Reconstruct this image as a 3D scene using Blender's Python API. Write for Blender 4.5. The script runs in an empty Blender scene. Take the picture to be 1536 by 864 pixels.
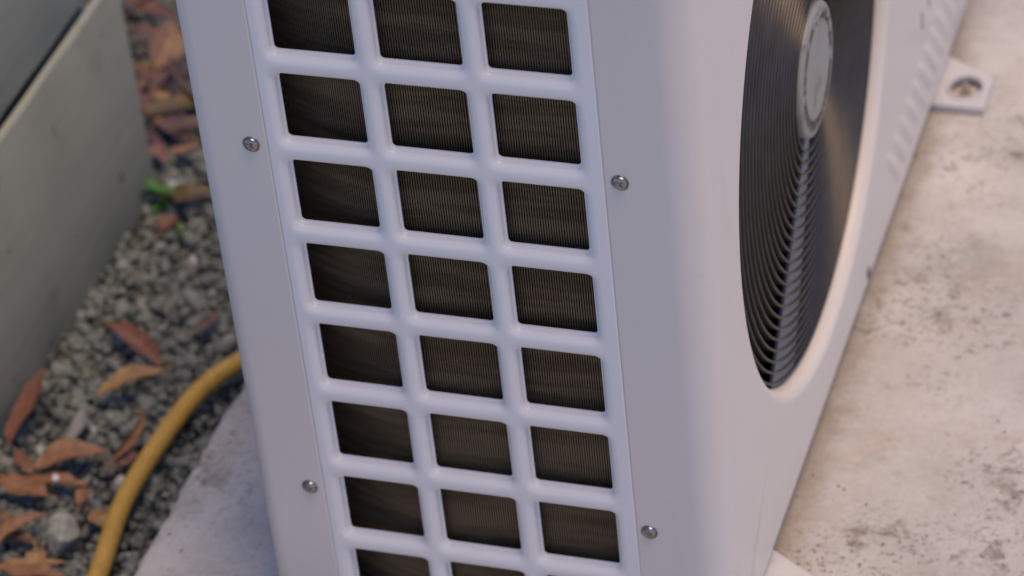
import bpy, bmesh, math, random
import numpy as np
from mathutils import Vector, Matrix
random.seed(7); rng = np.random.default_rng(7)
S = bpy.context.scene; C = S.collection
R_ = math.radians; PI = math.pi

# ------------------------------------------------------------------ camera
cd = bpy.data.cameras.new('camera'); cam = bpy.data.objects.new('camera', cd); C.objects.link(cam)
cd.sensor_width = 36; cd.lens = 5111.9 * 36 / 1536; cd.clip_end = 500; cd.clip_start = .05
cam.matrix_world = Matrix(((0.9522234, -0.1080053, 0.2856666, 0.7147036),
                           (0.2912914, 0.6022338, -0.7432791, -1.5231267),
                           (-0.0917600, 0.7909800, 0.6049221, 1.5418324), (0, 0, 0, 1)))
cd.dof.use_dof = True; cd.dof.focus_distance = 2.02; cd.dof.aperture_fstop = 7.0
S.camera = cam
S.render.resolution_x, S.render.resolution_y = 1024, 576

# ------------------------------------------------------------------ world, sun, exposure
SUN_EL, SUN_AZ = R_(74), R_(97)      # azimuth: compass degrees from +Y towards +X
w = bpy.data.worlds.new('World'); S.world = w; w.use_nodes = True
nt = w.node_tree; bg = nt.nodes['Background']
sky = nt.nodes.new('ShaderNodeTexSky'); sky.sky_type = 'NISHITA'; sky.sun_disc = False
sky.sun_elevation = SUN_EL; sky.sun_rotation = SUN_AZ; sky.dust_density = 0.2; sky.air_density = 1.0
hs = nt.nodes.new('ShaderNodeHueSaturation'); hs.inputs['Saturation'].default_value = 1.18
tint = nt.nodes.new('ShaderNodeMix'); tint.data_type = 'RGBA'; tint.blend_type = 'MULTIPLY'
tint.inputs[0].default_value = 1; tint.inputs[7].default_value = (1.02, .965, 1.10, 1)   # camera white balance leans to violet
nt.links.new(sky.outputs[0], hs.inputs['Color']); nt.links.new(hs.outputs[0], tint.inputs[6])
nt.links.new(tint.outputs[2], bg.inputs[0]); bg.inputs[1].default_value = .13
sd = bpy.data.lights.new('sun', 'SUN'); sun = bpy.data.objects.new('sun', sd); C.objects.link(sun)
sd.energy = 2.4; sd.angle = R_(35); sd.color = (1, .695, .38)
dirv = Vector((math.sin(SUN_AZ) * math.cos(SUN_EL), math.cos(SUN_AZ) * math.cos(SUN_EL), math.sin(SUN_EL)))
sun.rotation_euler = dirv.to_track_quat('Z', 'Y').to_euler()
S.view_settings.view_transform = 'Standard'; S.view_settings.look = 'None'
S.view_settings.exposure = .09; S.view_settings.gamma = 1

# ------------------------------------------------------------------ helpers
def link(name, me, mat, parent=None, smooth=30, label=None, kind=None):
    o = bpy.data.objects.new(name, me); C.objects.link(o)
    if mat and not me.materials: me.materials.append(mat)
    if parent: o.parent = parent
    if smooth:
        me.shade_smooth()
        if smooth < 180: me.set_sharp_from_angle(angle=R_(smooth))
    if label: o['label'] = label
    if kind: o['kind'] = kind
    return o
def mesh(name, v, f):
    me = bpy.data.meshes.new(name); me.from_pydata([tuple(map(float, p)) for p in v], [], f); me.update(); return me
def from_bm(name, bm):
    me = bpy.data.meshes.new(name); bm.to_mesh(me); bm.free(); return me
def thing(name, label, cat, loc=(0, 0, 0), group=None):
    o = bpy.data.objects.new(name, None); C.objects.link(o); o.location = loc; o.empty_display_size = .05
    o['label'] = label; o['category'] = cat
    if group: o['group'] = group
    return o
def tag(o, label, cat, group=None):
    o['label'] = label; o['category'] = cat
    if group: o['group'] = group
    return o
def box(bm, x0, x1, y0, y1, z0, z1, bev=0, seg=2):
    r = bmesh.ops.create_cube(bm, size=1)
    for v in r['verts']:
        v.co = Vector(((x0 + x1) / 2 + v.co.x * (x1 - x0), (y0 + y1) / 2 + v.co.y * (y1 - y0), (z0 + z1) / 2 + v.co.z * (z1 - z0)))
    if bev:
        es = list({e for v in r['verts'] for e in v.link_edges})
        bmesh.ops.bevel(bm, geom=es, offset=bev, segments=seg, affect='EDGES', profile=.5)
def sweep(pts, rad, n=12, closed=False, cap=True):
    """round tube along points"""
    P = [Vector(p) for p in pts]; v = []; f = []; N = len(P)
    up = Vector((0, 0, 1)); prev = None
    for i, p in enumerate(P):
        a = P[max(i - 1, 0)] if not closed else P[(i - 1) % N]; b = P[min(i + 1, N - 1)] if not closed else P[(i + 1) % N]
        t = (b - a).normalized()
        if prev is None:
            u = t.cross(up if abs(t.z) < .9 else Vector((1, 0, 0))).normalized()
        else:
            u = (prev - t * prev.dot(t)).normalized()
        prev = u; w_ = t.cross(u)
        r = rad[i] if isinstance(rad, (list, tuple)) else rad
        for k in range(n):
            a_ = 2 * PI * k / n; v.append(p + (u * math.cos(a_) + w_ * math.sin(a_)) * r)
    for i in range(N if closed else N - 1):
        j = (i + 1) % N
        for k in range(n): f.append((i * n + k, i * n + (k + 1) % n, j * n + (k + 1) % n, j * n + k))
    if cap and not closed:
        f.append(tuple(range(n))[::-1]); f.append(tuple((N - 1) * n + k for k in range(n)))
    return v, f
def catmull(P, m=8):
    P = [Vector(p) for p in P]; out = []
    for i in range(len(P) - 1):
        p0 = P[max(i - 1, 0)]; p1 = P[i]; p2 = P[i + 1]; p3 = P[min(i + 2, len(P) - 1)]
        for k in range(m):
            t = k / m
            out.append(.5 * ((2 * p1) + (-p0 + p2) * t + (2 * p0 - 5 * p1 + 4 * p2 - p3) * t * t + (-p0 + 3 * p1 - 3 * p2 + p3) * t ** 3))
    out.append(P[-1]); return out

# ------------------------------------------------------------------ materials
class NT:
    def __init__(s, name):
        s.m = bpy.data.materials.new(name); s.m.use_nodes = True; s.t = s.m.node_tree; s.b = s.t.nodes['Principled BSDF']
        s.co = s.t.nodes.new('ShaderNodeTexCoord')
    def n(s, typ, **k):
        q = s.t.nodes.new(typ)
        for a, b in k.items(): setattr(q, a, b)
        return q
    def l(s, a, b): s.t.links.new(a, b)
    def mp(s, scale=(1, 1, 1), rot=(0, 0, 0), loc=(0, 0, 0), src='Object'):
        q = s.n('ShaderNodeMapping'); q.inputs['Scale'].default_value = scale; q.inputs['Rotation'].default_value = rot
        q.inputs['Location'].default_value = loc; s.l(s.co.outputs[src], q.inputs[0]); return q.outputs[0]
    def noise(s, scale, detail=4, rough=.55, vec=None, dist=0):
        q = s.n('ShaderNodeTexNoise'); q.inputs['Scale'].default_value = scale; q.inputs['Detail'].default_value = detail
        q.inputs['Roughness'].default_value = rough; q.inputs['Distortion'].default_value = dist
        s.l(vec or s.co.outputs['Object'], q.inputs['Vector']); return q.outputs['Fac']
    def vor(s, scale, vec=None, feat='F1', rnd=1):
        q = s.n('ShaderNodeTexVoronoi', feature=feat); q.inputs['Scale'].default_value = scale; q.inputs['Randomness'].default_value = rnd
        s.l(vec or s.co.outputs['Object'], q.inputs['Vector']); return q
    def ramp(s, x, pts):
        q = s.n('ShaderNodeValToRGB'); cr = q.color_ramp
        while len(cr.elements) > 1: cr.elements.remove(cr.elements[-1])
        for i, (p_, c_) in enumerate(pts):
            e = cr.elements[0] if i == 0 else cr.elements.new(p_)
            e.position = p_; e.color = c_ if len(c_) == 4 else (*c_, 1)
        s.l(x, q.inputs[0]); return q.outputs[0]
    def step(s, x, a, b):
        q = s.n('ShaderNodeMapRange', interpolation_type='SMOOTHSTEP'); q.inputs[1].default_value = a; q.inputs[2].default_value = b
        s.l(x, q.inputs[0]); return q.outputs[0]
    def mix(s, f, a, b, bt='MIX'):
        q = s.n('ShaderNodeMix', data_type='RGBA', blend_type=bt)
        for i, x in ((0, f), (6, a), (7, b)):
            if hasattr(x, 'is_output') or isinstance(x, bpy.types.NodeSocket): s.l(x, q.inputs[i])
            else: q.inputs[i].default_value = x if i == 0 else (*x, 1) if len(x) == 3 else x
        return q.outputs[2]
    def math(s, op, a, b=0):
        q = s.n('ShaderNodeMath', operation=op)
        for i, x in ((0, a), (1, b)):
            if isinstance(x, bpy.types.NodeSocket): s.l(x, q.inputs[i])
            else: q.inputs[i].default_value = x
        return q.outputs[0]
    def bump(s, h, strength=.3, dist=.001, base=None):
        q = s.n('ShaderNodeBump'); q.inputs['Strength'].default_value = strength; q.inputs['Distance'].default_value = dist
        s.l(h, q.inputs['Height'])
        if base: s.l(base, q.inputs['Normal'])
        return q.outputs[0]
    def fin(s, col=None, rough=.5, metal=0, nrm=None, spec=.5):
        if isinstance(col, bpy.types.NodeSocket): s.l(col, s.b.inputs['Base Color'])
        elif col: s.b.inputs['Base Color'].default_value = (*col, 1)
        if isinstance(rough, bpy.types.NodeSocket): s.l(rough, s.b.inputs['Roughness'])
        else: s.b.inputs['Roughness'].default_value = rough
        s.b.inputs['Metallic'].default_value = metal; s.b.inputs['Specular IOR Level'].default_value = spec
        if nrm: s.l(nrm, s.b.inputs['Normal'])
        return s.m

def white_paint(name, col, rough=.42, dirt=.06):
    t = NT(name); n1 = t.noise(9, 5); n2 = t.noise(900, 2); n3 = t.noise(45, 6, .7); n4 = t.noise(1, 5, .65, t.mp((60, 60, 5)))
    d = t.mix(t.math('MULTIPLY', t.step(n3, .55, .8), dirt * 3), col, (col[0] * .72, col[1] * .68, col[2] * .62))
    d = t.mix(t.math('MULTIPLY', t.step(n4, .56, .76), dirt * 1.6), d, (col[0] * .70, col[1] * .66, col[2] * .60))
    c_ = t.mix(t.math('MULTIPLY', n1, dirt), d, (col[0] * .8, col[1] * .79, col[2] * .76))
    r = t.math('ADD', t.math('MULTIPLY', t.noise(30, 4), .14), rough - .07)
    return t.fin(c_, r, 0, t.bump(n2, .10, .0004))
M = {}
M['paint'] = white_paint('white_painted_steel', (.73, .672, .612))
M['grille'] = white_paint('white_moulded_plastic', (.83, .80, .78), .32, .03)
M['foot'] = white_paint('worn_white_steel', (.60, .60, .62), .55, .5)

t = NT('guard_plastic'); M['guard'] = t.fin(t.mix(t.noise(60, 4), (.052, .047, .043), (.11, .101, .093)), .40, .6, t.bump(t.noise(500, 2), .06, .0003), .35)
t = NT('spoke_plastic'); M['spoke'] = t.fin(t.mix(t.noise(40, 4), (.24, .22, .205), (.30, .275, .255)), .6, 0, t.bump(t.noise(500, 2), .06, .0003), .25)
t = NT('black_plastic'); M['black'] = t.fin((.012, .012, .014), .45)
t = NT('fan_plastic'); M['fan'] = t.fin(t.mix(t.noise(14, 4), (.05, .05, .052), (.075, .073, .072)), .42)
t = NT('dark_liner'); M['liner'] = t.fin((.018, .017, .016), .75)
t = NT('steel'); M['steel'] = t.fin(t.mix(t.noise(300, 3), (.26, .235, .22), (.46, .43, .41)), .30, 1)
t = NT('clip_plastic'); M['clip'] = t.fin((.16, .15, .16), .6)
t = NT('recess_dark'); M['dark'] = t.fin((.02, .018, .018), .6)
t = NT('rusty_bolt'); M['rust'] = t.fin(t.mix(t.noise(400, 4), (.38, .28, .23), (.58, .52, .48)), .7, .3)
t = NT('copper_tube'); M['copper'] = t.fin(t.mix(t.noise(40, 3), (.16, .085, .045), (.10, .065, .045)), .5, .4)
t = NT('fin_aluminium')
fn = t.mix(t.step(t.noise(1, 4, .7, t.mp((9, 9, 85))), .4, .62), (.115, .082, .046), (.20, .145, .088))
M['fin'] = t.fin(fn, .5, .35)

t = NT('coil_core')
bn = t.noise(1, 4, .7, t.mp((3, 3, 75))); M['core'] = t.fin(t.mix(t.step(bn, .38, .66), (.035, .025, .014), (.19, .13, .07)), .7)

# hub disc: pale khaki plastic with dirt gathered round a scored groove
t = NT('hub_cap_plastic')
sep = t.n('ShaderNodeSeparateXYZ'); t.l(t.co.outputs['Object'], sep.inputs[0])
rad = t.math('SQRT', t.math('ADD', t.math('MULTIPLY', sep.outputs[1], sep.outputs[1]), t.math('MULTIPLY', sep.outputs[2], sep.outputs[2])))
dr = t.math('ABSOLUTE', t.math('SUBTRACT', rad, .0375))
band = t.math('SUBTRACT', 1, t.step(dr, .001, .0065))
dn = t.math('MULTIPLY', band, t.step(t.noise(62, 5, .65), 0.40, .47))
c_ = t.mix(t.noise(50, 4), (.25, .255, .235), (.33, .33, .30))
c_ = t.mix(t.math('MULTIPLY', t.step(t.noise(45, 5, .65), .54, .66), .6), c_, (.13, .115, .10))
c_ = t.mix(dn, c_, (.045, .028, .022))
M['hub'] = t.fin(c_, .45, 0, t.bump(dn, .4, -.0006))

# concrete slab
t = NT('concrete')
P = t.co.outputs['Object']
base = t.ramp(t.noise(5.5, 6, .6), [(.3, (.40, .388, .37)), (.48, (.52, .506, .486)), (.65, (.62, .61, .59))])
base = t.mix(t.math('MULTIPLY', t.step(t.noise(14, 5, .6, t.mp(loc=(3, 1, 0))), .5, .68), .45), base, (.50, .41, .335))
base = t.mix(t.math('MULTIPLY', t.step(t.noise(8, 5, .62, t.mp(loc=(7, 5, 0))), .53, .68), .40), base, (.26, .27, .255))
fine = t.noise(240, 5, .7)
base = t.mix(t.math('MULTIPLY', t.step(fine, .52, .72), .38), base, (.22, .20, .18))
base = t.mix(t.math('MULTIPLY', t.step(t.noise(120, 3, .6, t.mp(loc=(5, 5, 5))), .52, .7), .45), base, (.62, .60, .58))
clus = t.step(t.noise(9, 4, .6, t.mp(loc=(2, 9, 0))), .47, .63)
sp1 = t.step(t.noise(210, 5, .7, t.mp((1, 1, 1), loc=(1, 2, 3))), .56, .63)
sp = t.math('MULTIPLY', sp1, t.math('ADD', t.math('MULTIPLY', clus, .9), .14))
base = t.mix(t.math('MULTIPLY', sp, .75), base, (.075, .06, .05))
sp2 = t.math('MULTIPLY', t.step(t.noise(72, 6, .75, t.mp(loc=(4, 4, 1))), .565, .61), t.math('ADD', t.math('MULTIPLY', clus, .8), .12))
base = t.mix(t.math('MULTIPLY', sp2, .8), base, (.13, .10, .08))
st = t.math('MULTIPLY', t.step(t.noise(22, 6, .72, t.mp(loc=(6, 2, 4))), .52, .66), t.math('ADD', t.math('MULTIPLY', clus, .5), .22))
base = t.mix(st, base, (.20, .15, .12))
v = t.vor(120); bigp = t.math('MULTIPLY', t.math('SUBTRACT', 1, t.step(v.outputs['Distance'], .08, .17)), t.step(t.noise(23, 2, .5, t.mp(loc=(8, 1, 1))), .60, .63))
base = t.mix(bigp, base, (.06, .05, .045))
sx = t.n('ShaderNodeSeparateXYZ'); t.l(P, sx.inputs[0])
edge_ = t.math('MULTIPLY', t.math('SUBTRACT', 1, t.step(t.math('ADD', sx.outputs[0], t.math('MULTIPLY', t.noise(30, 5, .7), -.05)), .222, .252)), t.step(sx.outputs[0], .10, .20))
base = t.mix(t.math('MULTIPLY', edge_, .55), base, (.24, .18, .13))   # brown dirt along the foot of the unit, also painted in as its contact shadow
hh = t.math('SUBTRACT', t.math('ADD', t.math('MULTIPLY', fine, .7), t.math('MULTIPLY', t.noise(40, 5), 1.6)), t.math('ADD', t.math('MULTIPLY', sp, .2), bigp))
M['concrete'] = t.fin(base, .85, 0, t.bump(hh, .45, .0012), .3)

# stones, soil
t = NT('gravel_stone'); g = t.n('ShaderNodeAttribute', attribute_name='tone')
c_ = t.ramp(g.outputs['Fac'], [(0, (.155, .185, .19)), (.35, (.20, .238, .245)), (.6, (.265, .305, .31)), (.8, (.20, .205, .19)), (.93, (.34, .365, .37)), (1, (.54, .57, .6))])
c_ = t.mix(t.math('MULTIPLY', t.step(t.noise(260, 5, .7), .45, .65), .5), c_, (.10, .10, .095))
c_ = t.mix(t.math('MULTIPLY', t.step(t.noise(420, 3, .6, t.mp(loc=(3, 3, 3))), .55, .7), .35), c_, (.38, .38, .37))
M['stone'] = t.fin(c_, .8, 0, t.bump(t.noise(350, 5, .7), .5, .001), .3)
t = NT('soil'); c_ = t.mix(t.noise(90, 6, .7), (.12, .122, .115), (.22, .222, .21)); M['soil'] = t.fin(c_, .95, 0, t.bump(t.noise(120, 6, .7), 1, .004), .2)
t = NT('pale_stone'); M['pale'] = t.fin(t.mix(t.noise(160, 5), (.72, .72, .76), (.85, .85, .9)), .7, 0, t.bump(t.noise(300, 4), .3, .001))
t = NT('rock'); c_ = t.mix(t.step(t.noise(110, 6, .7), .35, .65), (.26, .275, .265), (.46, .475, .455)); M['rock'] = t.fin(c_, .85, 0, t.bump(t.noise(180, 6, .7), .7, .002), .3)

# painted timber
t = NT('painted_timber')
gr = t.noise(30, 6, .6, t.mp((1, .06, 1)), .6); gr2 = t.noise(90, 3, .5, t.mp((1, .12, 1)))
c_ = t.mix(t.noise(5, 5), (.30, .332, .305), (.36, .392, .36))
c_ = t.mix(t.math('MULTIPLY', t.step(gr, .55, .66), .3), c_, (.43, .46, .44))
c_ = t.mix(t.math('MULTIPLY', t.step(t.noise(46, 3, .5, t.mp((1, .8, 1), loc=(5, 2, 2))), .67, .73), .4), c_, (.05, .052, .06))
c_ = t.mix(t.math('MULTIPLY', t.step(t.noise(14, 6, .7, t.mp(loc=(1, 7, 2))), .55, .75), .25), c_, (.12, .12, .11))
M['timber'] = t.fin(c_, .72, 0, t.bump(t.math('ADD', gr, t.math('MULTIPLY', gr2, .25)), .35, .003), .35)
t = NT('hose_rubber')
c_ = t.mix(t.noise(25, 5), (.54, .33, .06), (.62, .40, .10)); c_ = t.mix(t.math('MULTIPLY', t.step(t.noise(90, 5, .7), .5, .7), .4), c_, (.22, .13, .04))
M['hose'] = t.fin(c_, .42, 0, t.bump(t.noise(250, 3), .15, .0005))
def leaf_mat(name, a, b, spot=(.06, .03, .02)):
    t = NT(name); oi = t.n('ShaderNodeObjectInfo')
    uvx = t.n('ShaderNodeAttribute', attribute_name='across')
    c_ = t.mix(t.noise(38, 4), a, b)
    c_ = t.mix(t.math('MULTIPLY', t.step(t.noise(130, 5, .7), .52, .70), .6), c_, spot)
    c_ = t.mix(t.math('SUBTRACT', 1, t.step(uvx.outputs['Fac'], .03, .09)), c_, (a[0] * 1.25 + .03, a[1] * 1.25 + .03, a[2] * 1.25 + .02))
    return t.fin(c_, .5, 0, t.bump(t.noise(200, 4), .25, .0008))
M['leaf_red'] = leaf_mat('leaf_red', (.24, .11, .085), (.17, .08, .062))
M['leaf_orange'] = leaf_mat('leaf_orange', (.30, .155, .085), (.22, .105, .062))
M['leaf_yellow'] = leaf_mat('leaf_yellow', (.35, .215, .10), (.28, .16, .075))
M['leaf_brown'] = leaf_mat('leaf_brown', (.17, .09, .06), (.10, .06, .045))
M['leaf_umber'] = leaf_mat('leaf_umber', (.12, .06, .05), (.08, .045, .04))
M['leaf_rust'] = leaf_mat('leaf_rust', (.17, .075, .05), (.12, .055, .045))
M['leaf_tan'] = leaf_mat('leaf_tan', (.24, .14, .07), (.17, .10, .06))
M['leaf_olive'] = leaf_mat('leaf_olive', (.13, .10, .04), (.08, .055, .03))
M['weed'] = leaf_mat('weed_green', (.05, .16, .025), (.09, .22, .05), (.04, .10, .02))

# ------------------------------------------------------------------ setting: soil, gravel, slab
def structure(name, me, mat, smooth=30):
    return link(name, me, mat, None, smooth, kind='structure')
GZ = -.094
n = 60; v = []; f = []
xs = np.concatenate([-np.geomspace(40, .9, 10), np.linspace(-.8, .1, 30), np.geomspace(.4, 40, 9)])
ys = np.concatenate([-np.geomspace(40, .5, 9), np.linspace(-.3, 1.5, 45), np.geomspace(1.8, 40, 9)])
for y in ys:
    for x in xs: v.append((x, y, GZ + .003 * math.sin(x * 31 + y * 17) * math.cos(y * 23)))
for j in range(len(ys) - 1):
    for i in range(len(xs) - 1): a = j * len(xs) + i; f.append((a, a + 1, a + 1 + len(xs), a + len(xs)))
structure('ground', mesh('ground', v, f), M['soil'], 180)

# slab outline: wavy cast edge on the left, rounded arris, open far side
def slab():
    out = []
    edge = []
    ysl = np.linspace(-1.6, 2.4, 420)
    for y in ysl:
        x = -.1795 + .0004 * math.sin(y * 97) + .0005 * math.sin(y * 230 + 2) + .0004 * math.sin(y * 510)
        if y > .19: x += .004 * (1 - math.exp(-((y - .19) / .03) ** 2))
        edge.append((x, y))
    outl = [(3.2, -1.6)] + [(3.2, 2.4)] + edge[::-1]
    v = []; f = []
    prof = [(.000, -.13), (.0, -.010), (.0012, -.004), (.004, -.0008), (.008, 0)]
    N = len(edge)
    for (x, y) in edge:
        for q, (ins, z) in enumerate(prof):
            j = .0012 * math.sin(y * 310 + q) * (q in (1, 2, 3)) + .0007 * math.sin(y * 733 + 3 * q) * (q < 4)
            v.append((x + ins + j, y, z))
        for xx in (-.12, -.05, .05, .2, .4, .8, 1.6, 3.2): v.append((xx, y, 0))
    K = len(prof) + 8
    for i in range(N - 1):
        for k in range(K - 1): a = i * K + k; f.append((a, a + 1, a + 1 + K, a + K))
    # near and far faces
    for i, flip in ((0, 0), (N - 1, 1)):
        top = [i * K + k for k in range(1, K)]
        b = len(v); v.append((3.2, edge[i][1], -.13)); ring = [i * K] + top + [b]
        f.append(tuple(ring if not flip else ring[::-1]))
    b0 = (N - 1) * K + K - 1; b1 = K - 1
    f.append((b1, b1, b1)) if False else None
    return mesh('slab', v, f)
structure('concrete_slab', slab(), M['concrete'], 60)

# gravel: faceted stones, one mesh
def icos(sub):
    bm = bmesh.new(); bmesh.ops.create_icosphere(bm, subdivisions=sub, radius=1)
    vv = np.array([v.co[:] for v in bm.verts]); ff = np.array([[q.index for q in x.verts] for x in bm.faces]); bm.free(); return vv, ff
def stones(pos, size, seed, sub=2):
    r = np.random.default_rng(seed); V0, F0 = icos(sub); n = len(pos); variants = []
    for k in range(16):                                   # crushed rock: sphere cut by random planes
        vv = V0.copy()
        for _ in range(9):
            d = r.normal(size=3); d /= np.linalg.norm(d); h = r.uniform(.35, .75); s = vv @ d
            vv = vv - np.outer(np.maximum(s - h, 0), d)
        variants.append(vv)
    VV = np.zeros((n, len(V0), 3))
    for i in range(n):
        q = r.normal(size=4); q /= np.linalg.norm(q); w_, x, y, z = q
        Rm = np.array([[1 - 2 * (y * y + z * z), 2 * (x * y - z * w_), 2 * (x * z + y * w_)], [2 * (x * y + z * w_), 1 - 2 * (x * x + z * z), 2 * (y * z - x * w_)], [2 * (x * z - y * w_), 2 * (y * z + x * w_), 1 - 2 * (x * x + y * y)]])
        sc = size[i] * r.uniform(.65, 1.15, 3)
        VV[i] = (variants[r.integers(16)] * sc) @ Rm.T + pos[i]
    FF = (F0[None] + (np.arange(n) * len(V0))[:, None, None]).reshape(-1, 3)
    return VV.reshape(-1, 3), FF, len(V0)
def fast_mesh(name, V, F):
    me = bpy.data.meshes.new(name); me.vertices.add(len(V)); me.vertices.foreach_set('co', V.astype('f').ravel())
    me.loops.add(F.size); me.loops.foreach_set('vertex_index', F.ravel().astype('i'))
    me.polygons.add(len(F)); me.polygons.foreach_set('loop_start', np.arange(0, F.size, 3, dtype='i')); me.polygons.foreach_set('loop_total', np.full(len(F), 3, 'i'))
    me.update(calc_edges=True); return me
def gravel(n, x0, x1, y0, y1, zl, zh, s0, s1, seed, sub, name='gravel'):
    r = np.random.default_rng(seed)
    pos = np.stack([r.uniform(x0, x1, n), r.uniform(y0, y1, n), r.uniform(zl, zh, n)], 1)
    size = s0 + (s1 - s0) * r.random(n) ** 3
    pos[:, 2] -= size * .25
    return pos, size
pa, sa = gravel(12500, -.43, -.165, -.05, .66, -.096, -.078, .0024, .0120, 3, 2)
pb, sb = gravel(4500, -.75, -.15, .6, 1.35, -.096, -.078, .004, .0095, 5, 2)
pc, sc_ = gravel(1500, -.43, -.165, -.5, -.05, -.096, -.08, .004, .009, 6, 2)
pos = np.concatenate([pa, pb, pc]); size = np.concatenate([sa, sb, sc_])
V, F, nv = stones(pos, size, 11, 1)
me = fast_mesh('gravel', V, F)
at = me.attributes.new('tone', 'FLOAT', 'POINT'); tone = np.clip(rng.beta(2.0, 2.0, len(pos)), 0, .92); tone[rng.random(len(pos)) < .012] = 1
at.data.foreach_set('value', np.repeat(tone, nv).astype('f'))
me.materials.append(M['stone']); g = bpy.data.objects.new('gravel', me); C.objects.link(g); g['kind'] = 'stuff'
g['label'] = 'grey crushed gravel between the timber wall and the concrete slab'; g['category'] = 'gravel'

def single_stone(name, loc, sc, mat, label, cat, seed, rot=0, sub=3):
    r = np.random.default_rng(seed); V0, F0 = icos(sub); vv = V0.copy()
    for _ in range(14):
        d = r.normal(size=3); d /= np.linalg.norm(d); h = r.uniform(.5, .85); s = vv @ d; vv = vv - np.outer(np.maximum(s - h, 0), d)
    vv *= np.array(sc)
    o = link(name, fast_mesh(name, vv, F0), mat, None, 25); o.location = loc; o.rotation_euler = (0, 0, rot); tag(o, label, cat); return o
single_stone('rock', (-.284, .110, -.066), (.0150, .0190, .0170), M['rock'], 'largest lump of grey rock lying among the orange leaves beside the hose', 'rock', 4, .3)
single_stone('pebble', (-.3080, .1615, -.0585), (.0042, .0042, .0038), M['pale'], 'small bright white pebble resting on an orange leaf', 'pebble', 5, 0, 2)
single_stone('stone_shard', (-.3210, .2310, -.067), (.0062, .025, .0065), M['pale'].copy(), 'long pale grey stone shard lying between the wall leaf and the hose', 'stone', 8, .0)
single_stone('pebble', (-.304, .322, -.074), (.008, .009, .007), M['rock'], 'grey stone directly left of the red leaf near the wall', 'pebble', 9, .6)
for m in bpy.data.materials:
    if m.name.startswith('pale_stone.'):
        for nd in m.node_tree.nodes:
            if nd.type == 'MIX': nd.inputs[6].default_value = (.20, .21, .23, 1); nd.inputs[7].default_value = (.33, .34, .36, 1)

# ------------------------------------------------------------------ timber wall on the left
wall = thing('timber_wall', 'grey-green painted timber wall with horizontal boards at the left of the gravel', 'wall', (-.385, .5, -.085))
WX, WY = -.385, .548
def wboard(z0, z1, k):
    # profile in x,z: flat face, sloped upper shoulder, thin tongue that runs up behind the next board
    o_ = -.010 * k
    pr = [(-.034, z0), (o_ - .0016, z0), (o_ - .0005, z0 + .0006), (o_, z0 + .002), (o_, z0 + .06), (o_, z1 - .003), (o_ - .0005, z1 - .0014), (o_ - .0016, z1 - .0002), (o_ - .0058, z1), (o_ - .0062, z1 - .0008), (o_ - .0064, z1 - .030), (-.034, z1 - .030)]
    ysn = np.concatenate([np.linspace(-1.1, WY - .004, 60), [WY - .0012, WY]])
    v = []; f = []; n_ = len(pr)
    for i, y in enumerate(ysn):
        e = .0012 if i == len(ysn) - 1 else 0
        for j, (x, z) in enumerate(pr):
            wob = .0004 * math.sin(y * 60 + z * 40 + k) + .0003 * math.sin(y * 171 + j)
            v.append((WX + x - e * (j in range(1, 10)) + wob * (0 < j < 10), y, z))
    for i in range(len(ysn) - 1):
        for j in range(n_): a = i * n_ + j; b = i * n_ + (j + 1) % n_; f.append((b, a, a + n_, b + n_))
    f.append(tuple(range(n_))); f.append(tuple((len(ysn) - 1) * n_ + j for j in range(n_))[::-1])
    v = [(a + .385, b - .5, c + .085) for a, b, c in v]
    return link('board', mesh('board', v, f), M['timber'], wall, 35)
for k, (za, zb2) in enumerate(((-.086, .1285), (.1300, .372))): wboard(za, zb2, k)
bm = bmesh.new(); box(bm, -.9 + .385, -.0355, -1.6, WY - .5 - .003, .012, .452); link('wall_core', from_bm('wall_core', bm), M['timber'], wall, 0)

# ------------------------------------------------------------------ hose
hp = catmull([(-.205, -.35, -.060), (-.222, -.12, -.062), (-.2338, .0141, -.064), (-.2408, .0802, -.066), (-.2529, .1542, -.067), (-.2515, .2235, -.066), (-.2415, .2811, -.062), (-.2225, .3185, -.060), (-.195, .350, -.062), (-.175, .41, -.064), (-.19, .55, -.066), (-.25, .80, -.068), (-.36, 1.1, -.07)], 10)
v, f = sweep(hp, .0074, 20)
tag(link('garden_hose', mesh('garden_hose', v, f), M['hose'], None, 60), 'yellow garden hose curving over the gravel beside the concrete slab', 'hose')

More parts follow.
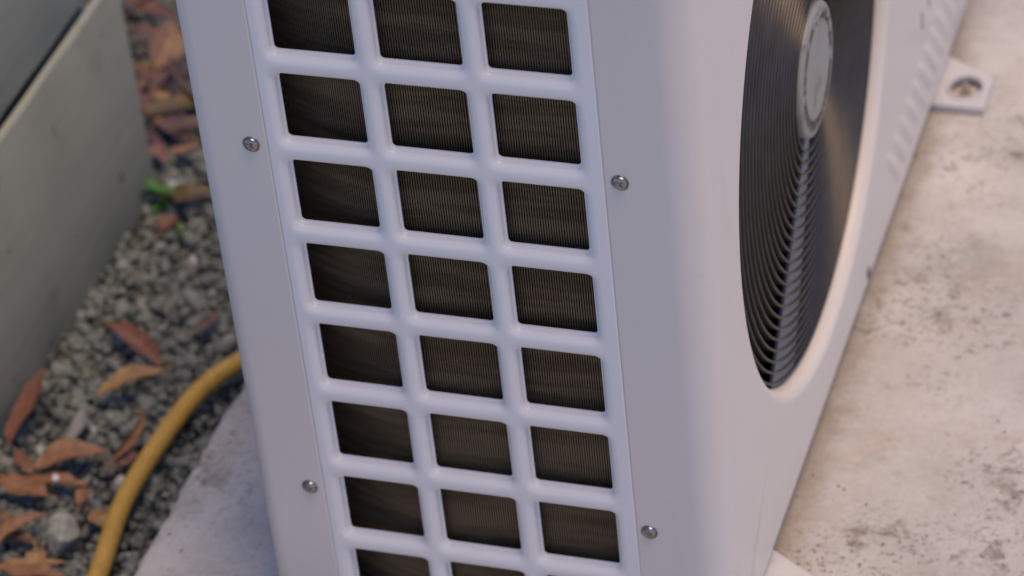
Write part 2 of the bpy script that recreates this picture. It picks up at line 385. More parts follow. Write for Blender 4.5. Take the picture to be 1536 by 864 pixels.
# ------------------------------------------------------------------ leaves
def leaf(name, a, b, width, mat, label, seed, z=-.068, arch=.0025, roll=0, curl=.2, bend=.06, dz=0, group=None, cat='leaf', n=18, m=7):
    a = Vector((a[0], a[1], z)); b = Vector((b[0], b[1], z + dz)); r = random.Random(seed)
    L = (b - a).length; t = (b - a).normalized(); s = t.cross(Vector((0, 0, 1))).normalized(); s = (Matrix.Rotation(roll, 3, t) @ s); up = s.cross(t)
    v = []; f = []; ac = []
    mid = (a + b) / 2
    for side in (0, 1):                                   # two skins, 0.35 mm apart
        for i in range(n + 1):
            u = i / n
            hw = 1.15 * width / 2 * (math.sin(PI * min(1, u ** .82)) ** .85 if 0 < u < 1 else 0) + .0003
            c = a + t * (L * u) + s * (bend * L * math.sin(PI * u)) + up * (arch * math.sin(PI * u) + .0012 * math.sin(u * 9 + seed))
            for j in range(m):
                q = (j / (m - 1)) * 2 - 1
                hgt = curl * hw * abs(q) ** 1.5 + .0005 * math.sin(u * 23 + q * 3 + seed)
                v.append(c + s * (hw * q * (1 - .12 * curl * abs(q))) + up * (hgt - side * .00035) - mid); ac.append(abs(q))
    K = (n + 1) * m
    for i in range(n):
        for j in range(m - 1):
            p_ = i * m + j; f.append((p_, p_ + 1, p_ + 1 + m, p_ + m)); f.append((K + p_, K + p_ + m, K + p_ + 1 + m, K + p_ + 1))
    for i in range(n):
        for j in (0, m - 1): p_ = i * m + j; f.append((p_, p_ + m, K + p_ + m, K + p_) if j == 0 else (p_ + m, p_, K + p_, K + p_ + m))
    me = mesh(name, v, f); at = me.attributes.new('across', 'FLOAT', 'POINT'); at.data.foreach_set('value', ac)
    o = link(name, me, mat, None, 60); o.location = mid
    if label: tag(o, label, cat, group)
    # stalk
    sv, sf = sweep([a - t * .009 - Vector((0, 0, .0005)) - mid, a - t * .004 - mid, a + t * .004 - mid], [.0006, .0006, .0005], 5)
    link('stalk', mesh('stalk', sv, sf), mat, o, 60)
    return o
G = 'fallen leaves on the gravel'
LV = [
 ((-.2849, .3107), (-.3523, .3547), .0165, 'leaf_red', 'dusky red leaf slanting above the yellow-orange leaf in mid gravel', dict(bend=.05, curl=.5, z=-.068)),
 ((-.281, .3064), (-.3222, .2684), .0155, 'leaf_yellow', 'yellow-orange leaf just below the tip of the dusky red leaf', dict(curl=.3, z=-.066, bend=.04)),
 ((-.3672, .2054), (-.3696, .2842), .022, 'leaf_red', 'broad orange-red leaf leaning against the foot of the timber wall', dict(roll=-.5, curl=.3, z=-.07, dz=.01)),
 ((-.3368, .180), (-.2869, .2098), .022, 'leaf_orange', 'large brick-orange leaf directly above the white pebble', dict(curl=.4, bend=-.05)),
 ((-.2824, .1989), (-.2786, .2564), .007, 'leaf_orange', 'thin curled leaf standing on edge left of the hose', dict(roll=.9, curl=.8, arch=.008, dz=.006)),
 ((-.278, .2013), (-.2743, .2245), .013, 'leaf_red', 'short red leaf under the thin curled leaf beside the hose', dict(z=-.073, roll=.4)),
 ((-.3139, .1545), (-.3600, .1652), .018, 'leaf_orange', 'rusty leaf at the left edge with its tip by the white pebble', dict(z=-.069, bend=-.05)),
 ((-.3331, .1714), (-.2876, .1725), .011, 'leaf_orange', 'narrow amber leaf running under the white pebble', dict(z=-.069)),
 ((-.3270, .0891), (-.3024, .1299), .012, 'leaf_orange', 'long narrow orange leaf left of the large grey rock', dict(bend=-.12, curl=.6, z=-.066)),
 ((-.275, .1462), (-.2524, .1327), .015, 'leaf_yellow', 'mustard leaf half tucked under the hose right of the rock', dict(z=-.072)),
 ((-.3192, .0726), (-.270, .0867), .010, 'leaf_yellow', 'yellow-orange leaf along the bottom left below the rock', dict(z=-.068)),
 ((-.2872, .1498), (-.2921, .1717), .008, 'leaf_orange', 'tiny orange leaf pointing down between white pebble and rock', dict(z=-.071)),
 ((-.2779, .3597), (-.2667, .3935), .006, 'leaf_brown', 'slim brown leaf on the gravel close to the white unit', dict(z=-.070, roll=.5)),
 ((-.3598, .2013), (-.3331, .1776), .010, 'leaf_red', 'dark red leaf between the wall leaf and the brick-orange leaf', dict(z=-.074)),
 ((-.3461, .1293), (-.3269, .1226), .011, 'leaf_brown', 'small brown leaf at the left picture edge above the long narrow leaf', dict(z=-.072)),
 ((-.3361, .1143), (-.3009, .1086), .010, 'leaf_brown', 'dull brown leaf crossing behind the large grey rock', dict(z=-.074)),
 ((-.300, .1000), (-.2850, .0780), .012, 'leaf_yellow', 'amber leaf poking out directly below the large grey rock', dict(z=-.071)),
 ((-.312, .0680), (-.262, .0700), .012, 'leaf_orange', 'rust-coloured leaf lowest at the bottom left edge', dict(z=-.064)),
 ((-.5122, .7922), (-.4531, .7731), .016, 'leaf_rust', 'pinkish red leaf topmost in the gap between wall and unit', dict(z=-.062)),
 ((-.4436, .6954), (-.4507, .7563), .026, 'leaf_tan', 'broad amber leaf upright in the gap between wall and unit', dict(roll=.5, z=-.066, dz=.012)),
 ((-.4842, .7424), (-.4601, .7583), .018, 'leaf_brown', 'dark brown leaf left of the broad amber leaf', dict()),
 ((-.4641, .7053), (-.4238, .6704), .018, 'leaf_rust', 'faded red leaf just below the broad amber leaf', dict(roll=-.3)),
 ((-.4385, .6527), (-.4150, .6627), .013, 'leaf_yellow', 'small yellow leaf below the faded red leaf', dict()),
 ((-.4136, .6216), (-.4000, .6737), .015, 'leaf_tan', 'tan leaf touching the edge of the unit beside the small yellow leaf', dict(roll=.3)),
 ((-.4198, .6325), (-.3718, .6038), .015, 'leaf_brown', 'long brown leaf slanting towards the unit in the gap', dict()),
 ((-.3844, .5808), (-.3629, .5951), .010, 'leaf_orange', 'short orange leaf above the olive leaf by the unit', dict()),
 ((-.3622, .5230), (-.3300, .5400), .016, 'leaf_olive', 'olive-brown leaf right of the green weed against the unit', dict(roll=.3)),
 ((-.4012, .5919), (-.3831, .5678), .013, 'leaf_red', 'small red leaf above the green weed near the wall corner', dict()),
 ((-.3547, .4858), (-.350, .5054), .013, 'leaf_red', 'pinkish leaf lying just below the green weed', dict(z=-.073)),
 ((-.4974, .7748), (-.4896, .8035), .013, 'leaf_rust', 'rust-brown leaf crossing the topmost pinkish leaf', dict(z=-.058)),
]
for i, (a, b, wd, mt, lb, kw) in enumerate(LV): leaf('leaf', a, b, wd, M[mt], lb, i * 3 + 1, group=G, **kw)
# the packed litter at the top of the gap that reads as one mass
r = random.Random(5); lit_v = []; lit_f = []; cols = ['leaf_brown', 'leaf_umber', 'leaf_olive', 'leaf_rust']
parts_ = {c: ([], []) for c in cols}
for i in range(150):
    x = r.uniform(-.62, -.36); y = .60 + r.random() * .55; a = r.uniform(0, PI); L = r.uniform(.03, .06); wd = r.uniform(.009, .016); z0 = r.uniform(-.078, -.062); c = cols[i % 4]
    t_ = Vector((math.cos(a), math.sin(a), r.uniform(-.15, .15))); s_ = Vector((-math.sin(a), math.cos(a), r.uniform(-.5, .5))); V_, F_ = parts_[c]; b0 = len(V_)
    for u in np.linspace(0, 1, 8):
        hw = wd / 2 * math.sin(PI * u) ** .9 + .0003
        for q in (-1, 0, 1): V_.append(Vector((x, y, z0)) + t_ * (L * (u - .5)) + s_ * (hw * q) + Vector((0, 0, .004 * math.sin(PI * u) + abs(q) * hw * .4)))
    for k in range(7):
        for q in (0, 1): p_ = b0 + k * 3 + q; F_.append((p_, p_ + 1, p_ + 4, p_ + 3))
lv = []; lf = []; mi = []
for k, c in enumerate(dict.fromkeys(cols)):
    V_, F_ = parts_[c]; b0 = len(lv); lv += V_; lf += [tuple(q + b0 for q in ff) for ff in F_]; mi += [k] * len(F_)
me = mesh('leaf_litter', lv, lf)
for c in dict.fromkeys(cols): me.materials.append(M[c])
me.polygons.foreach_set('material_index', mi)
at = me.attributes.new('across', 'FLOAT', 'POINT'); at.data.foreach_set('value', [.5] * len(lv))
o = link('leaf_litter', me, None, None, 60, kind='stuff'); o['label'] = 'packed brown and orange leaf litter in the narrow gap between wall and unit'; o['category'] = 'leaf litter'

# weeds
def weed(loc, n, h, label, seed):
    w_ = thing('weed', label, 'weed', loc, 'green weeds on the gravel'); r = random.Random(seed)
    for i in range(n):
        a = 2 * PI * i / n + r.uniform(-.4, .4); L = h * r.uniform(.6, 1.1); wd = L * .32; tilt = r.uniform(.5, 1.25)
        v = []; f = []
        d = Vector((math.cos(a), math.sin(a), 0)); s = Vector((-math.sin(a), math.cos(a), 0))
        stem = Vector((r.uniform(-.004, .004), r.uniform(-.004, .004), r.uniform(0, .5) * h))
        for k in range(9):
            u = k / 8; hw = wd / 2 * math.sin(PI * u ** .8) ** .9 + .0002
            c = stem + d * (L * u * math.cos(tilt) + .2 * L * u * u) + Vector((0, 0, L * u * math.sin(tilt) - .3 * L * u * u))
            for q in (-1, 0, 1): v.append(c + s * (hw * q) + Vector((0, 0, abs(q) * hw * .35)))
        for k in range(8):
            for q in (0, 1): p_ = k * 3 + q; f.append((p_, p_ + 1, p_ + 4, p_ + 3))
        me = mesh('leaf_blade', v, f); at = me.attributes.new('across', 'FLOAT', 'POINT'); at.data.foreach_set('value', [1, 0, 1] * 9)
        o = link('leaf_blade', me, M['weed'], w_, 60)
    v, f = sweep([(0, 0, -.01), (0, 0, h * .55)], .0008, 6); link('stem', mesh('stem', v, f), M['weed'], w_)
weed((-.372, .528, -.086), 14, .026, 'taller bright green weed sprouting at the corner of the timber wall', 2)
weed((-.3412, .4917, -.084), 8, .012, 'tiny green weed low on the gravel between wall and unit', 9)

# ------------------------------------------------------------------ the air conditioner
W, X0, ZB, ZT, YE = .251, -.0635, .014, .562, .80
SL, SR = -.0158, .1938                                   # seams either side of the grille panel
ac = thing('air_conditioner', 'white outdoor air conditioning unit with grilled end panel and round fan opening on concrete slab', 'air conditioner', (.09, .40, 0))
OFF = Vector((-.09, -.40, 0))
def part(name, me, mat, parent=ac, smooth=30, label=None, kind=None):
    me.transform(Matrix.Translation(OFF)); return link(name, me, mat, parent, smooth, label, kind)
def arc(cx, cy, r, a0, a1, n):
    return [(cx + r * math.cos(a0 + (a1 - a0) * i / n), cy + r * math.sin(a0 + (a1 - a0) * i / n)) for i in range(n + 1)]
def strip(profile, z0, z1, zr=.003):
    """vertical sheet from a plan profile; bottom edge turned under"""
    v = []; f = []; n_ = len(profile)
    nrm = []
    for i in range(n_):
        a = profile[max(i - 1, 0)]; b = profile[min(i + 1, n_ - 1)]; dx, dy = b[0] - a[0], b[1] - a[1]; l = math.hypot(dx, dy) or 1; nrm.append((-dy / l, dx / l))
    lev = [(z0, .010), (z0, .0035), (z0 + .0009, .0011), (z0 + .0035, 0)] + [(z0 + .0035 + (z1 - z0 - .0035) * k / 8, 0) for k in range(1, 9)]
    for z_, ins in lev:
        for (x, y), (nx, ny) in zip(profile, nrm): v.append((x + nx * ins, y + ny * ins, z_))
    for k in range(len(lev) - 1):
        for i in range(n_ - 1): a = k * n_ + i; f.append((a, a + 1, a + 1 + n_, a + n_))
    return v, f
RC = .021
bm = bmesh.new()
def add(bm, v, f):
    vs = [bm.verts.new(p) for p in v]
    for q in f:
        try: bm.faces.new([vs[i] for i in q])
        except ValueError: pass
# left corner post (runs back along the hidden side), profile walked so that inside is to the left of travel
pl = [(SL, .006), (SL, .0007), (SL - .0005, .00015), (SL - .0011, 0), (SL - .0014, 0), (SL - .010, 0), (X0 + .016, 0)] + [(x, y) for x, y in reversed(arc(X0 + .012, .012, .012, PI, 1.5 * PI, 10))] + [(X0, .03), (X0, .30), (X0, YE)]
pl = pl[::-1]
v, f = strip(pl, ZB, ZT); add(bm, v, f)
pr_ = [(SR, .006), (SR, .0007), (SR + .0005, .00015), (SR + .0011, 0), (SR + .0014, 0), (SR + .006, 0), (W - RC - .004, 0)] + arc(W - RC, RC, RC, -PI / 2, 0, 16) + [(W, RC + .004), (W, RC + .009)]
v, f = strip(pr_, ZB, ZT); add(bm, v, f)
# front sheet with the round opening
YC, ZC, RO, RI, DL = .2959, .2754, .2225, .2135, .0095
NA = 192; y0, y1 = RC + .009, .775
zb0 = ZB + .0035
def ray(a):
    c, s = math.cos(a), math.sin(a); ts = []
    if c > 1e-9: ts.append((y1 - YC) / c)
    if c < -1e-9: ts.append((y0 - YC) / c)
    if s > 1e-9: ts.append((ZT - ZC) / s)
    if s < -1e-9: ts.append((zb0 - ZC) / s)
    t_ = min(ts); return t_ * c, t_ * s
angs = sorted(set([2 * PI * i / NA for i in range(NA)] + [math.atan2(sz - ZC, sy - YC) % (2 * PI) for sy in (y0, y1) for sz in (zb0, ZT)]))
NA = len(angs)
v = []; f = []; rings = []
def ringv(fn): rings.append(len(v)); [v.append(fn(a)) for a in angs]
ringv(lambda a: (W, YC + ray(a)[0], ZC + ray(a)[1]))
for r_ in (RO + .010, RO + .001):
    def fn(a, r_=r_):
        q = ray(a); m_ = math.hypot(*q); rr = min(r_, m_); return (W, YC + rr * math.cos(a), ZC + rr * math.sin(a))
    ringv(fn)
for k in range(0, 13):
    th = PI / 2 * k / 12
    ringv(lambda a: (W - DL * (1 - math.cos(th)), YC + (RO - (RO - RI) * math.sin(th)) * math.cos(a), ZC + (RO - (RO - RI) * math.sin(th)) * math.sin(a)))
ringv(lambda a: (W - DL - .008, YC + RI * math.cos(a), ZC + RI * math.sin(a)))
for q in range(len(rings) - 1):
    for i in range(NA): j = (i + 1) % NA; f.append((rings[q] + i, rings[q] + j, rings[q + 1] + j, rings[q + 1] + i))
add(bm, v, f)
# turned-under lower lip of the front
v = []; f = []; lip = [(0, ZB + .0035), (.0011, ZB + .0009), (.0035, ZB), (.010, ZB)]
for y in np.linspace(y0, y1, 24):
    for d, z_ in lip: v.append((W - d, y, z_))
for i in range(23):
    for k in range(3): a = i * 4 + k; f.append((a, a + 1, a + 5, a + 4))
add(bm, v, f)
# far corner and back
pe = [(W, y1)] + arc(W - RC, y1 + .0, RC, 0, PI / 2, 10) + [(W - .05, y1 + RC), (X0 + .01, y1 + RC), (X0, y1 + RC - .01), (X0, YE - .02)]
v, f = strip(pe, ZB, ZT); add(bm, v, f)
bmesh.ops.remove_doubles(bm, verts=bm.verts, dist=.00004); bmesh.ops.recalc_face_normals(bm, faces=bm.faces)
cab = part('cabinet', from_bm('cabinet', bm), M['paint'], smooth=40)
# lid
bm = bmesh.new(); box(bm, X0 - .003, W + .003, -.003, y1 + RC + .003, ZT - .012, ZT + .012, .006, 3); part('lid', from_bm('lid', bm), M['paint'])
# inner structure
bm = bmesh.new(); box(bm, X0 + .006, W - .012, .012, y1 + RC - .012, ZB + .001, ZB + .005); part('base_pan', from_bm('base_pan', bm), M['liner'], smooth=0)
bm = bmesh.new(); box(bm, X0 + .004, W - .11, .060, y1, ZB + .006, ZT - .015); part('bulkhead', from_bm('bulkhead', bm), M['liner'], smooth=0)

# grille panel: rounded-rectangle holes with deep fillets
P_, RP, HW, HH = .066, .06255, .0508, .0456; ZH0 = .5083   # top of hole row 0
RR = .0027; WF, DF, LIP = .0083, .0062, .0012
GX, GZ_ = -.0028, -.0057                 # the dark outline is seen at the depth of the hole's lip
def rrect(n_side=8, n_arc=6):
    pts = []; n4 = 4
    # start at bottom-left going ccw; param list of (x,y) on hole and matching on cell
    hole = []; cell = []
    hx, hy = HW / 2, HH / 2; cx, cy = P_ / 2, RP / 2
    corners = [(1, -1), (1, 1), (-1, 1), (-1, -1)]
    for ci, (sx, sy) in enumerate(corners):
        a0 = [-PI / 2, 0, PI / 2, PI][ci]
        prev = corners[ci - 1]
        # straight side from previous corner to this one
        p0 = (prev[0] * (hx - (RR if prev[1] == sy else 0)), prev[1] * (hy - (RR if prev[0] == sx else 0)))
        p1 = (sx * (hx - (RR if prev[1] == sy else 0)), sy * (hy - (RR if prev[0] == sx else 0)))
        k0, k1 = p0, p1
        for i in range(n_side):
            t_ = i / n_side; hole.append((p0[0] + (p1[0] - p0[0]) * t_, p0[1] + (p1[1] - p0[1]) * t_))
            q = hole[-1]
            if prev[1] == sy: cell.append((q[0], sy * cy))
            else: cell.append((sx * cx, q[1]))
        for i in range(n_arc):
            a = a0 + (PI / 2) * i / n_arc
            hole.append((sx * (hx - RR) + RR * math.cos(a), sy * (hy - RR) + RR * math.sin(a)))
            t_ = i / n_arc; A = (sx * (hx - RR), sy * cy) if ci in (0, 2) else (sx * cx, sy * (hy - RR)); B = (sx * cx, sy * (hy - RR)) if ci in (0, 2) else (sx * (hx - RR), sy * cy)
            Cn = (sx * cx, sy * cy)
            cell.append((A[0] + (Cn[0] - A[0]) * t_ * 2, A[1] + (Cn[1] - A[1]) * t_ * 2) if t_ <= .5 else (Cn[0] + (B[0] - Cn[0]) * (t_ - .5) * 2, Cn[1] + (B[1] - Cn[1]) * (t_ - .5) * 2))
    return hole, cell
hole, cell = rrect()
def sdf(x, y):
    qx = abs(x) - (HW / 2 - RR); qy = abs(y) - (HH / 2 - RR)
    return math.hypot(max(qx, 0), max(qy, 0)) + min(max(qx, qy), 0) - RR
def depth(d):
    if d >= WF: return 0
    if d < LIP: return DF - .0004 * d / LIP
    u = 1 - (d - LIP) / (WF - LIP); return (DF - .0004) * (1 - math.sqrt(max(0, 1 - u ** 2.2)))
bm = bmesh.new(); LV_ = [0, .07, .135, .16, .175, .20, .24, .30, .38, .48, .60, .74, .88, 1]
rows = range(0, 8)
for row in rows:
    for col in range(3):
        cx = col * P_ + .0496 / 2 - .0006 + GX; cz = ZH0 - row * RP - HH / 2 + GZ_
        v = []; f = []; n_ = len(hole)
        for q in (2, 1):                                   # wall inside the hole
            for h_ in hole: v.append((cx + h_[0], DF + [0, .0003, .0010][q], cz + h_[1]))
        for L_ in LV_:
            for h_, c_ in zip(hole, cell):
                x = h_[0] + (c_[0] - h_[0]) * L_; z_ = h_[1] + (c_[1] - h_[1]) * L_
                v.append((cx + x, depth(sdf(x, z_)), cz + z_))
        for k in range(len(LV_) + 1):
            for i in range(n_): j = (i + 1) % n_; f.append((k * n_ + i, k * n_ + j, (k + 1) * n_ + j, (k + 1) * n_ + i))
        add(bm, v, f)
zt = ZH0 + GZ_ + (RP - HH) / 2; zb_ = ZH0 + GZ_ - 7 * RP - HH - (RP - HH) / 2
xl, xr = GX - .0006 + .0496 / 2 - P_ / 2, GX - .0006 + .0496 / 2 + 2.5 * P_
def quad(a, b, c, d): add(bm, [a, b, c, d], [(0, 1, 2, 3)])
def ruled(A, B):
    n_ = len(A); add(bm, A + B, [(i, i + 1, n_ + i + 1, n_ + i) for i in range(n_ - 1)])
GL, GR = SL + .0001, SR - .0001
for x_in, x_out in ((xl, GL), (xr, GR)):
    s = 1 if x_out > x_in else -1
    prof = [(x_in, 0), (x_out - s * .0012, 0), (x_out - s * .0011, 0), (x_out - s * .0005, .00015), (x_out, .0007), (x_out, .006)]
    for a, b in zip(prof[:-1], prof[1:]):
        for k in range(12):
            za = ZB + .002 + (ZT - .014 - ZB) * k / 12; zc_ = ZB + .002 + (ZT - .014 - ZB) * (k + 1) / 12
            quad((a[0], a[1], za), (b[0], b[1], za), (b[0], b[1], zc_), (a[0], a[1], zc_))
quad((xl, 0, zt), (xr, 0, zt), (xr, 0, ZT - .012), (xl, 0, ZT - .012))
bmesh.ops.remove_doubles(bm, verts=bm.verts, dist=.00003); bmesh.ops.recalc_face_normals(bm, faces=bm.faces)
me = from_bm('grille_panel', bm)
part('grille_panel', me, M['grille'], smooth=70)
# dark channel behind the seams
for x in (SL, SR):
    bm = bmesh.new(); box(bm, x - .004, x + .004, .0022, .0050, ZB + .004, ZT - .013); part('seam_backing', from_bm('seam_backing', bm), M['paint'], smooth=0)

# coil: fins that follow a bent sheet, copper tubes behind
coil = part('coil', mesh('coil', *(lambda: ([], []))()), M['copper'], smooth=0)
CY = .0125
def coil_path(s):                                         # s from right (0) to left; bends away at the left
    straight = .128; x = SR - .004 - s
    if s <= straight: return x, CY, 0
    r_ = .16; a = min((s - straight) / r_, 1.2); x0 = SR - .004 - straight
    return x0 - r_ * math.sin(a), CY + r_ * (1 - math.cos(a)), a
v = []; f = []; s = 0; k = 0
while s < .128 + .16 * .60:
    x, y, a = coil_path(s); tx, ty = math.cos(a), -math.sin(a); nx, ny = math.sin(a), math.cos(a); th = .00040; dpt = .0022
    b = len(v); jit = random.uniform(-.00006, .00006)
    for z_ in (ZB + .006, ZT - .02):
        for (u, w_) in ((-th, 0), (th, 0), (th, dpt), (-th, dpt)): v.append((x + tx * u + nx * w_, y + ty * u + ny * w_ + jit, z_))
    f += [(b, b + 1, b + 5, b + 4), (b + 1, b + 2, b + 6, b + 5), (b + 2, b + 3, b + 7, b + 6), (b + 3, b, b + 4, b + 7)]
    s += .0016
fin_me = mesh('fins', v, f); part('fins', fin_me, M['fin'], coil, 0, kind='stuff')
v = []; f = []; sp_ = np.linspace(-.004, .128 + .16 * .6, 40)
for s in sp_:
    x, y, a = coil_path(s); v += [(x + math.sin(a) * .0028, y + math.cos(a) * .0028, ZB + .006), (x + math.sin(a) * .0028, y + math.cos(a) * .0028, ZT - .02)]
for i in range(39): f.append((2 * i, 2 * i + 1, 2 * i + 3, 2 * i + 2))
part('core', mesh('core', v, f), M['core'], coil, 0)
z_ = ZB + .02; k = 0
while z_ < ZT - .03:
    pts = []
    for s in np.linspace(0, .128 + .16 * .59, 24):
        x, y, a = coil_path(s); pts.append((x + math.sin(a) * .0075, y + math.cos(a) * .0075, z_))
    v, f = sweep(pts, .0042, 10); part('tube', mesh('tube', v, f), M['copper'], coil, 60); z_ += .0205; k += 1

# screws
def screw_mesh():
    v = []; f = []; nr, na = 12, 48; r0 = .0047
    for i in range(nr + 1):
        rr = r0 * i / nr
        for j in range(na):
            a = 2 * PI * j / na; x, z_ = rr * math.cos(a), rr * math.sin(a)
            h = .0026 * math.sqrt(max(0, 1 - (rr / r0) ** 2.6))
            d = min(abs(x), abs(z_)); l = max(abs(x), abs(z_))
            if d < .00055 and l < .0023: h -= .0016 * (1 - (l / .0023) ** 3)
            v.append((x, -h - .0002, z_))
    for i in range(nr):
        for j in range(na): k = (j + 1) % na; f.append((i * na + j, i * na + k, (i + 1) * na + k, (i + 1) * na + j))
    return mesh('screw', v, f)
sm = screw_mesh(); sm.materials.append(M['steel']); sm.shade_smooth()
wm = mesh('washer', *sweep([(.0051 * math.cos(2 * PI * i / 40), -.0002, .0051 * math.sin(2 * PI * i / 40)) for i in range(40)], .00045, 6, True)); wm.materials.append(M['steel']); wm.shade_smooth()
for i, (x, z_) in enumerate([(-.0261, .390), (-.0256, .1186), (.2035, .3895), (.2022, .1185)]):
    o = bpy.data.objects.new('screw', sm); C.objects.link(o); o.parent = ac; o.location = Vector((x, 0, z_)) + OFF; o.rotation_euler = (0, .5 + i * .9, 0)
    q = bpy.data.objects.new('washer', wm); C.objects.link(q); q.parent = o

# ---- fan guard
def xf(r_): return W - .0035 - .0055 * (r_ / .21) ** 2
gd = []; gf = []
for k in range(16):                                       # radial ribs behind the rings
    a = 2 * PI * k / 16 + .23; c, s = math.cos(a), math.sin(a); b = len(gd); hw = .0016
    for r_ in (.040, .2125):
        for dx in (.0075, .0165):
            for sgn in (-1, 1): gd.append((xf(r_) - dx, YC + r_ * c - s * hw * sgn, ZC + r_ * s + c * hw * sgn))
    gf += [(b, b + 1, b + 5, b + 4), (b + 2, b + 6, b + 7, b + 3), (b, b + 4, b + 6, b + 2), (b + 1, b + 3, b + 7, b + 5), (b + 4, b + 5, b + 7, b + 6), (b, b + 2, b + 3, b + 1)]
guard = part('fan_guard', mesh('fan_guard', gd, gf), M['black'], smooth=0)
for a0, wi, wo in ((243, .012, .066), (180, .008, .016), (4, .008, .018), (92, .008, .018)):   # flat tapered spokes just behind the ring fronts
    a = R_(a0); c, s = math.cos(a), math.sin(a); v = []; f = []; n_ = 14
    for i in range(n_ + 1):
        rr = .044 + (.2125 - .044) * i / n_; hw = (wi + (wo - wi) * i / n_) / 2
        for q, (sg, dx) in enumerate(((-1, .0050), (-1, .0030), (-.94, .0026), (.94, .0026), (1, .0030), (1, .0050))):
            v.append((xf(rr) - dx, YC + rr * c - s * hw * sg, ZC + rr * s + c * hw * sg))
    for i in range(n_):
        for q in range(6): f.append((i * 6 + q, i * 6 + (q + 1) % 6, (i + 1) * 6 + (q + 1) % 6, (i + 1) * 6 + q))
    part('spoke', mesh('spoke', v, f), M['spoke'], guard, 30)
NR = 22
for k in range(NR):
    r_ = .0545 + k * (.2100 - .0545) / (NR - 1); th = .0008; dp = .0075; xx = xf(r_)
    prof = [(r_ - th, -dp), (r_ - th, -.0008), (r_ - th * .6, -.0002), (r_, 0), (r_ + th * .6, -.0002), (r_ + th, -.0008), (r_ + th, -dp)]
    v = []; f = []; n_ = len(prof); NA2 = 120
    for i in range(NA2):
        a = 2 * PI * i / NA2
        for rr, dx in prof: v.append((xx + dx, YC + rr * math.cos(a), ZC + rr * math.sin(a)))
    for i in range(NA2):
        j = (i + 1) % NA2
        for q in range(n_): f.append((i * n_ + q, i * n_ + (q + 1) % n_, j * n_ + (q + 1) % n_, j * n_ + q))
    part('ring', mesh('ring', v, f), M['guard'], guard, 45)
# hub cap
v = []; f = []; pf = [(0, .0012), (.030, .0012), (.0345, .0011), (.0352, .0004), (.0365, .0004), (.0372, .0014), (.0430, .0012), (.0452, .0004), (.0462, -.001), (.0465, -.010), (.0, -.010)]
v = []; NA2 = 96
for rr, dx in pf:
    for i in range(NA2): a = 2 * PI * i / NA2; v.append((xf(.04) + dx, rr * math.cos(a), rr * math.sin(a)))
for q in range(len(pf) - 1):
    for i in range(NA2): j = (i + 1) % NA2; f.append((q * NA2 + i, (q + 1) * NA2 + i, (q + 1) * NA2 + j, q * NA2 + j))
v = [(a, b, c) for a, b, c in v]
o = link('hub_cap', mesh('hub_cap', v, f), M['hub'], guard, 35, 'pale grey-green hub cap with dark grime round its rim'); o.location = Vector((0, YC, ZC)) + OFF
# shroud cylinder behind the guard
v = []; f = []
for dx, rr in ((.0165, .2137), (.030, .2137), (.055, .208), (.095, .208)):
    for i in range(96): a = 2 * PI * i / 96; v.append((W - dx, YC + rr * math.cos(a), ZC + rr * math.sin(a)))
for q in range(3):
    for i in range(96): j = (i + 1) % 96; f.append((q * 96 + i, q * 96 + j, (q + 1) * 96 + j, (q + 1) * 96 + i))
part('fan_shroud', mesh('fan_shroud', v, f), M['fan'], smooth=60)
# fan
v, f = sweep([(W - .095, YC, ZC), (W - .045, YC, ZC), (W - .040, YC, ZC)], [.045, .045, .038], 40); fan = part('fan', mesh('fan', v, f), M['fan'], smooth=40)
for k in range(3):
    v = []; f = []; n_, m_ = 14, 12
    for sd_ in (0, 1):
        for i in range(n_ + 1):
            rr = .042 + (.200 - .042) * i / n_
            for j in range(m_ + 1):
                u = j / m_; span = .75 + .35 * (i / n_); a = 2 * PI * k / 3 + .9 - .5 * (i / n_) ** 1.5 + span * u * 1.2
                v.append((W - .088 + .045 * u - .010 * math.sin(PI * u) - sd_ * .0022, YC + rr * math.cos(a), ZC + rr * math.sin(a)))
    K = (n_ + 1) * (m_ + 1)
    for i in range(n_):
        for j in range(m_): p_ = i * (m_ + 1) + j; f.append((p_, p_ + 1, p_ + m_ + 2, p_ + m_ + 1)); f.append((K + p_, K + p_ + m_ + 1, K + p_ + m_ + 2, K + p_ + 1))
    part('blade', mesh('blade', v, f), M['fan'], fan, 60)

# embossed slanting ribs on the front below right of the fan
rib_me = None
for k in range(12):
    yy = .4765 + k * .0226
    a = Vector((W, yy, .078 + .0012 * k)); b = Vector((W, yy + .042 + .0016 * k, .030))
    if rib_me is None or True:
        v = []; f = []; d = (b - a); L = d.length; d.normalize(); s = Vector((0, d.z, -d.y)); NS = 8; n_ = 9; wd = .0088; hgt = .0024
        for i in range(n_ + 1):
            u = i / n_; e = math.sin(PI * min(1, max(0, u))) ** .35 if 0 < u < 1 else 0
            for j in range(NS + 1):
                q = -1 + 2 * j / NS; v.append(a + d * (L * u) + s * (wd * q * (.3 + .7 * e)) + Vector((hgt * e * (math.cos(q * PI) + 1) / 2 - .00015, 0, 0)))
        for i in range(n_):
            for j in range(NS): p_ = i * (NS + 1) + j; f.append((p_, p_ + 1, p_ + NS + 2, p_ + NS + 1))
        o = part('embossed_rib', mesh('embossed_rib', v, f), M['paint'], smooth=80)
# small drain slots and a fixing at the lower edge of the front
for (y, z0, z1) in ((.6085, .104, .119), (.6340, .108, .124), (.6250, .128, .140)):
    bm = bmesh.new(); box(bm, W - .001, W + .0004, y - .0013, y + .0013, z0, z1, .0004, 1); part('slot', from_bm('slot', bm), M['dark'])
bm = bmesh.new(); box(bm, W - .001, W + .0016, .4025, .4085, .0205, .0285, .001, 2); part('clip', from_bm('clip', bm), M['clip'])

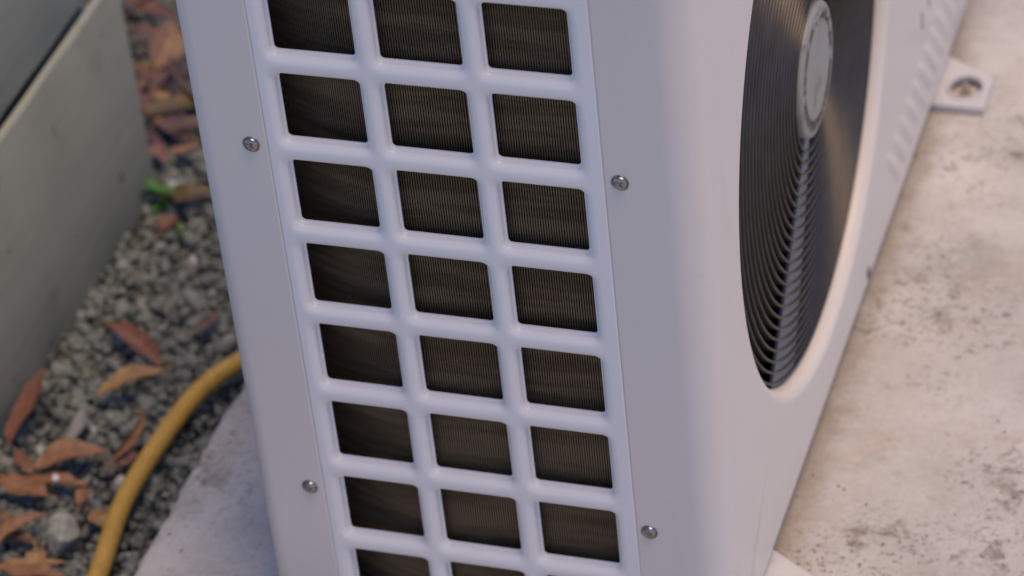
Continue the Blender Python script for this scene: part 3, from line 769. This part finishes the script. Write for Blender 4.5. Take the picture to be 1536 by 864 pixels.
# feet
def foot(yc):
    """folded steel foot: flat sole with a bolt hole, tapered; side walls run in under the base"""
    n_ = 40; x0, x1, ya, yb0, yb1 = .205, .2895, yc - .030, yc + .040, yc + .013; zt_ = .0075; hx, hy, hrx, hry = .2705, yc - .004, .0125, .0140
    def outer(a):
        c, s = math.cos(a), math.sin(a); best = 9
        # edges of the tapered plate
        P4 = [(x0, ya), (x1, ya), (x1, yb1), (.2467, yb0), (x0, yb0)]
        for i in range(5):
            (ax, ay), (bx, by) = P4[i], P4[(i + 1) % 5]; ex, ey = bx - ax, by - ay; den = c * ey - s * ex
            if abs(den) < 1e-12: continue
            t_ = ((ax - hx) * ey - (ay - hy) * ex) / den; u = ((ax - hx) * s - (ay - hy) * c) / den
            if t_ > 0 and -1e-6 <= u <= 1 + 1e-6: best = min(best, t_)
        return hx + best * c, hy + best * s
    cor = [math.atan2(y - hy, x - hx) % (2 * PI) for x, y in ((x0, ya), (x1, ya), (x1, yb1), (.2467, yb0), (x0, yb0))]
    an = sorted([2 * PI * i / n_ for i in range(n_)] + cor); n2 = len(an); v = []; f = []
    for z_, mode in ((-.0001 + .0045, 'h'), (zt_ - .0003, 'h'), (zt_, 'h2'), (zt_, 'o2'), (zt_ - .0008, 'o'), (.0012, 'o')):
        for a in an:
            if mode[0] == 'h': k = 1.0 if mode == 'h' else 1.05; v.append((hx + hrx * k * math.cos(a), hy + hry * k * math.sin(a), z_))
            else:
                x, y = outer(a); k = 1 if mode == 'o' else .97; v.append((hx + (x - hx) * k, hy + (y - hy) * k, z_))
    for q in range(5):
        for i in range(n2): j = (i + 1) % n2; f.append((q * n2 + i, q * n2 + j, (q + 1) * n2 + j, (q + 1) * n2 + i))
    o = part('foot', mesh('foot', v, f), M['foot'], smooth=35)
    lip_v, lip_f = sweep([(hx + (hrx + .0016) * math.cos(2 * PI * i / 40), hy + (hry + .0016) * math.sin(2 * PI * i / 40), zt_ + .0004) for i in range(40)], .0014, 8, True)
    part('hole_lip', mesh('hole_lip', lip_v, lip_f), M['foot'], o, 60)
    bm = bmesh.new(); bmesh.ops.create_cone(bm, segments=6, radius1=.0048, radius2=.0045, depth=.005, cap_ends=True)
    bmesh.ops.translate(bm, verts=bm.verts, vec=(hx, hy, .0032)); r2 = bmesh.ops.create_cone(bm, segments=14, radius1=.0025, radius2=.0023, depth=.009, cap_ends=True); bmesh.ops.translate(bm, verts=r2['verts'], vec=(hx, hy, .006))
    part('bolt', from_bm('bolt', bm), M['rust'], o, 30)
foot(.679); foot(.0795)
for yc in (.679, .0795):
    bm = bmesh.new(); box(bm, X0 + .003, .212, yc - .03, yc + .035, .0, ZB + .0005); part('foot_rail', from_bm('foot_rail', bm), M['foot'], smooth=0)
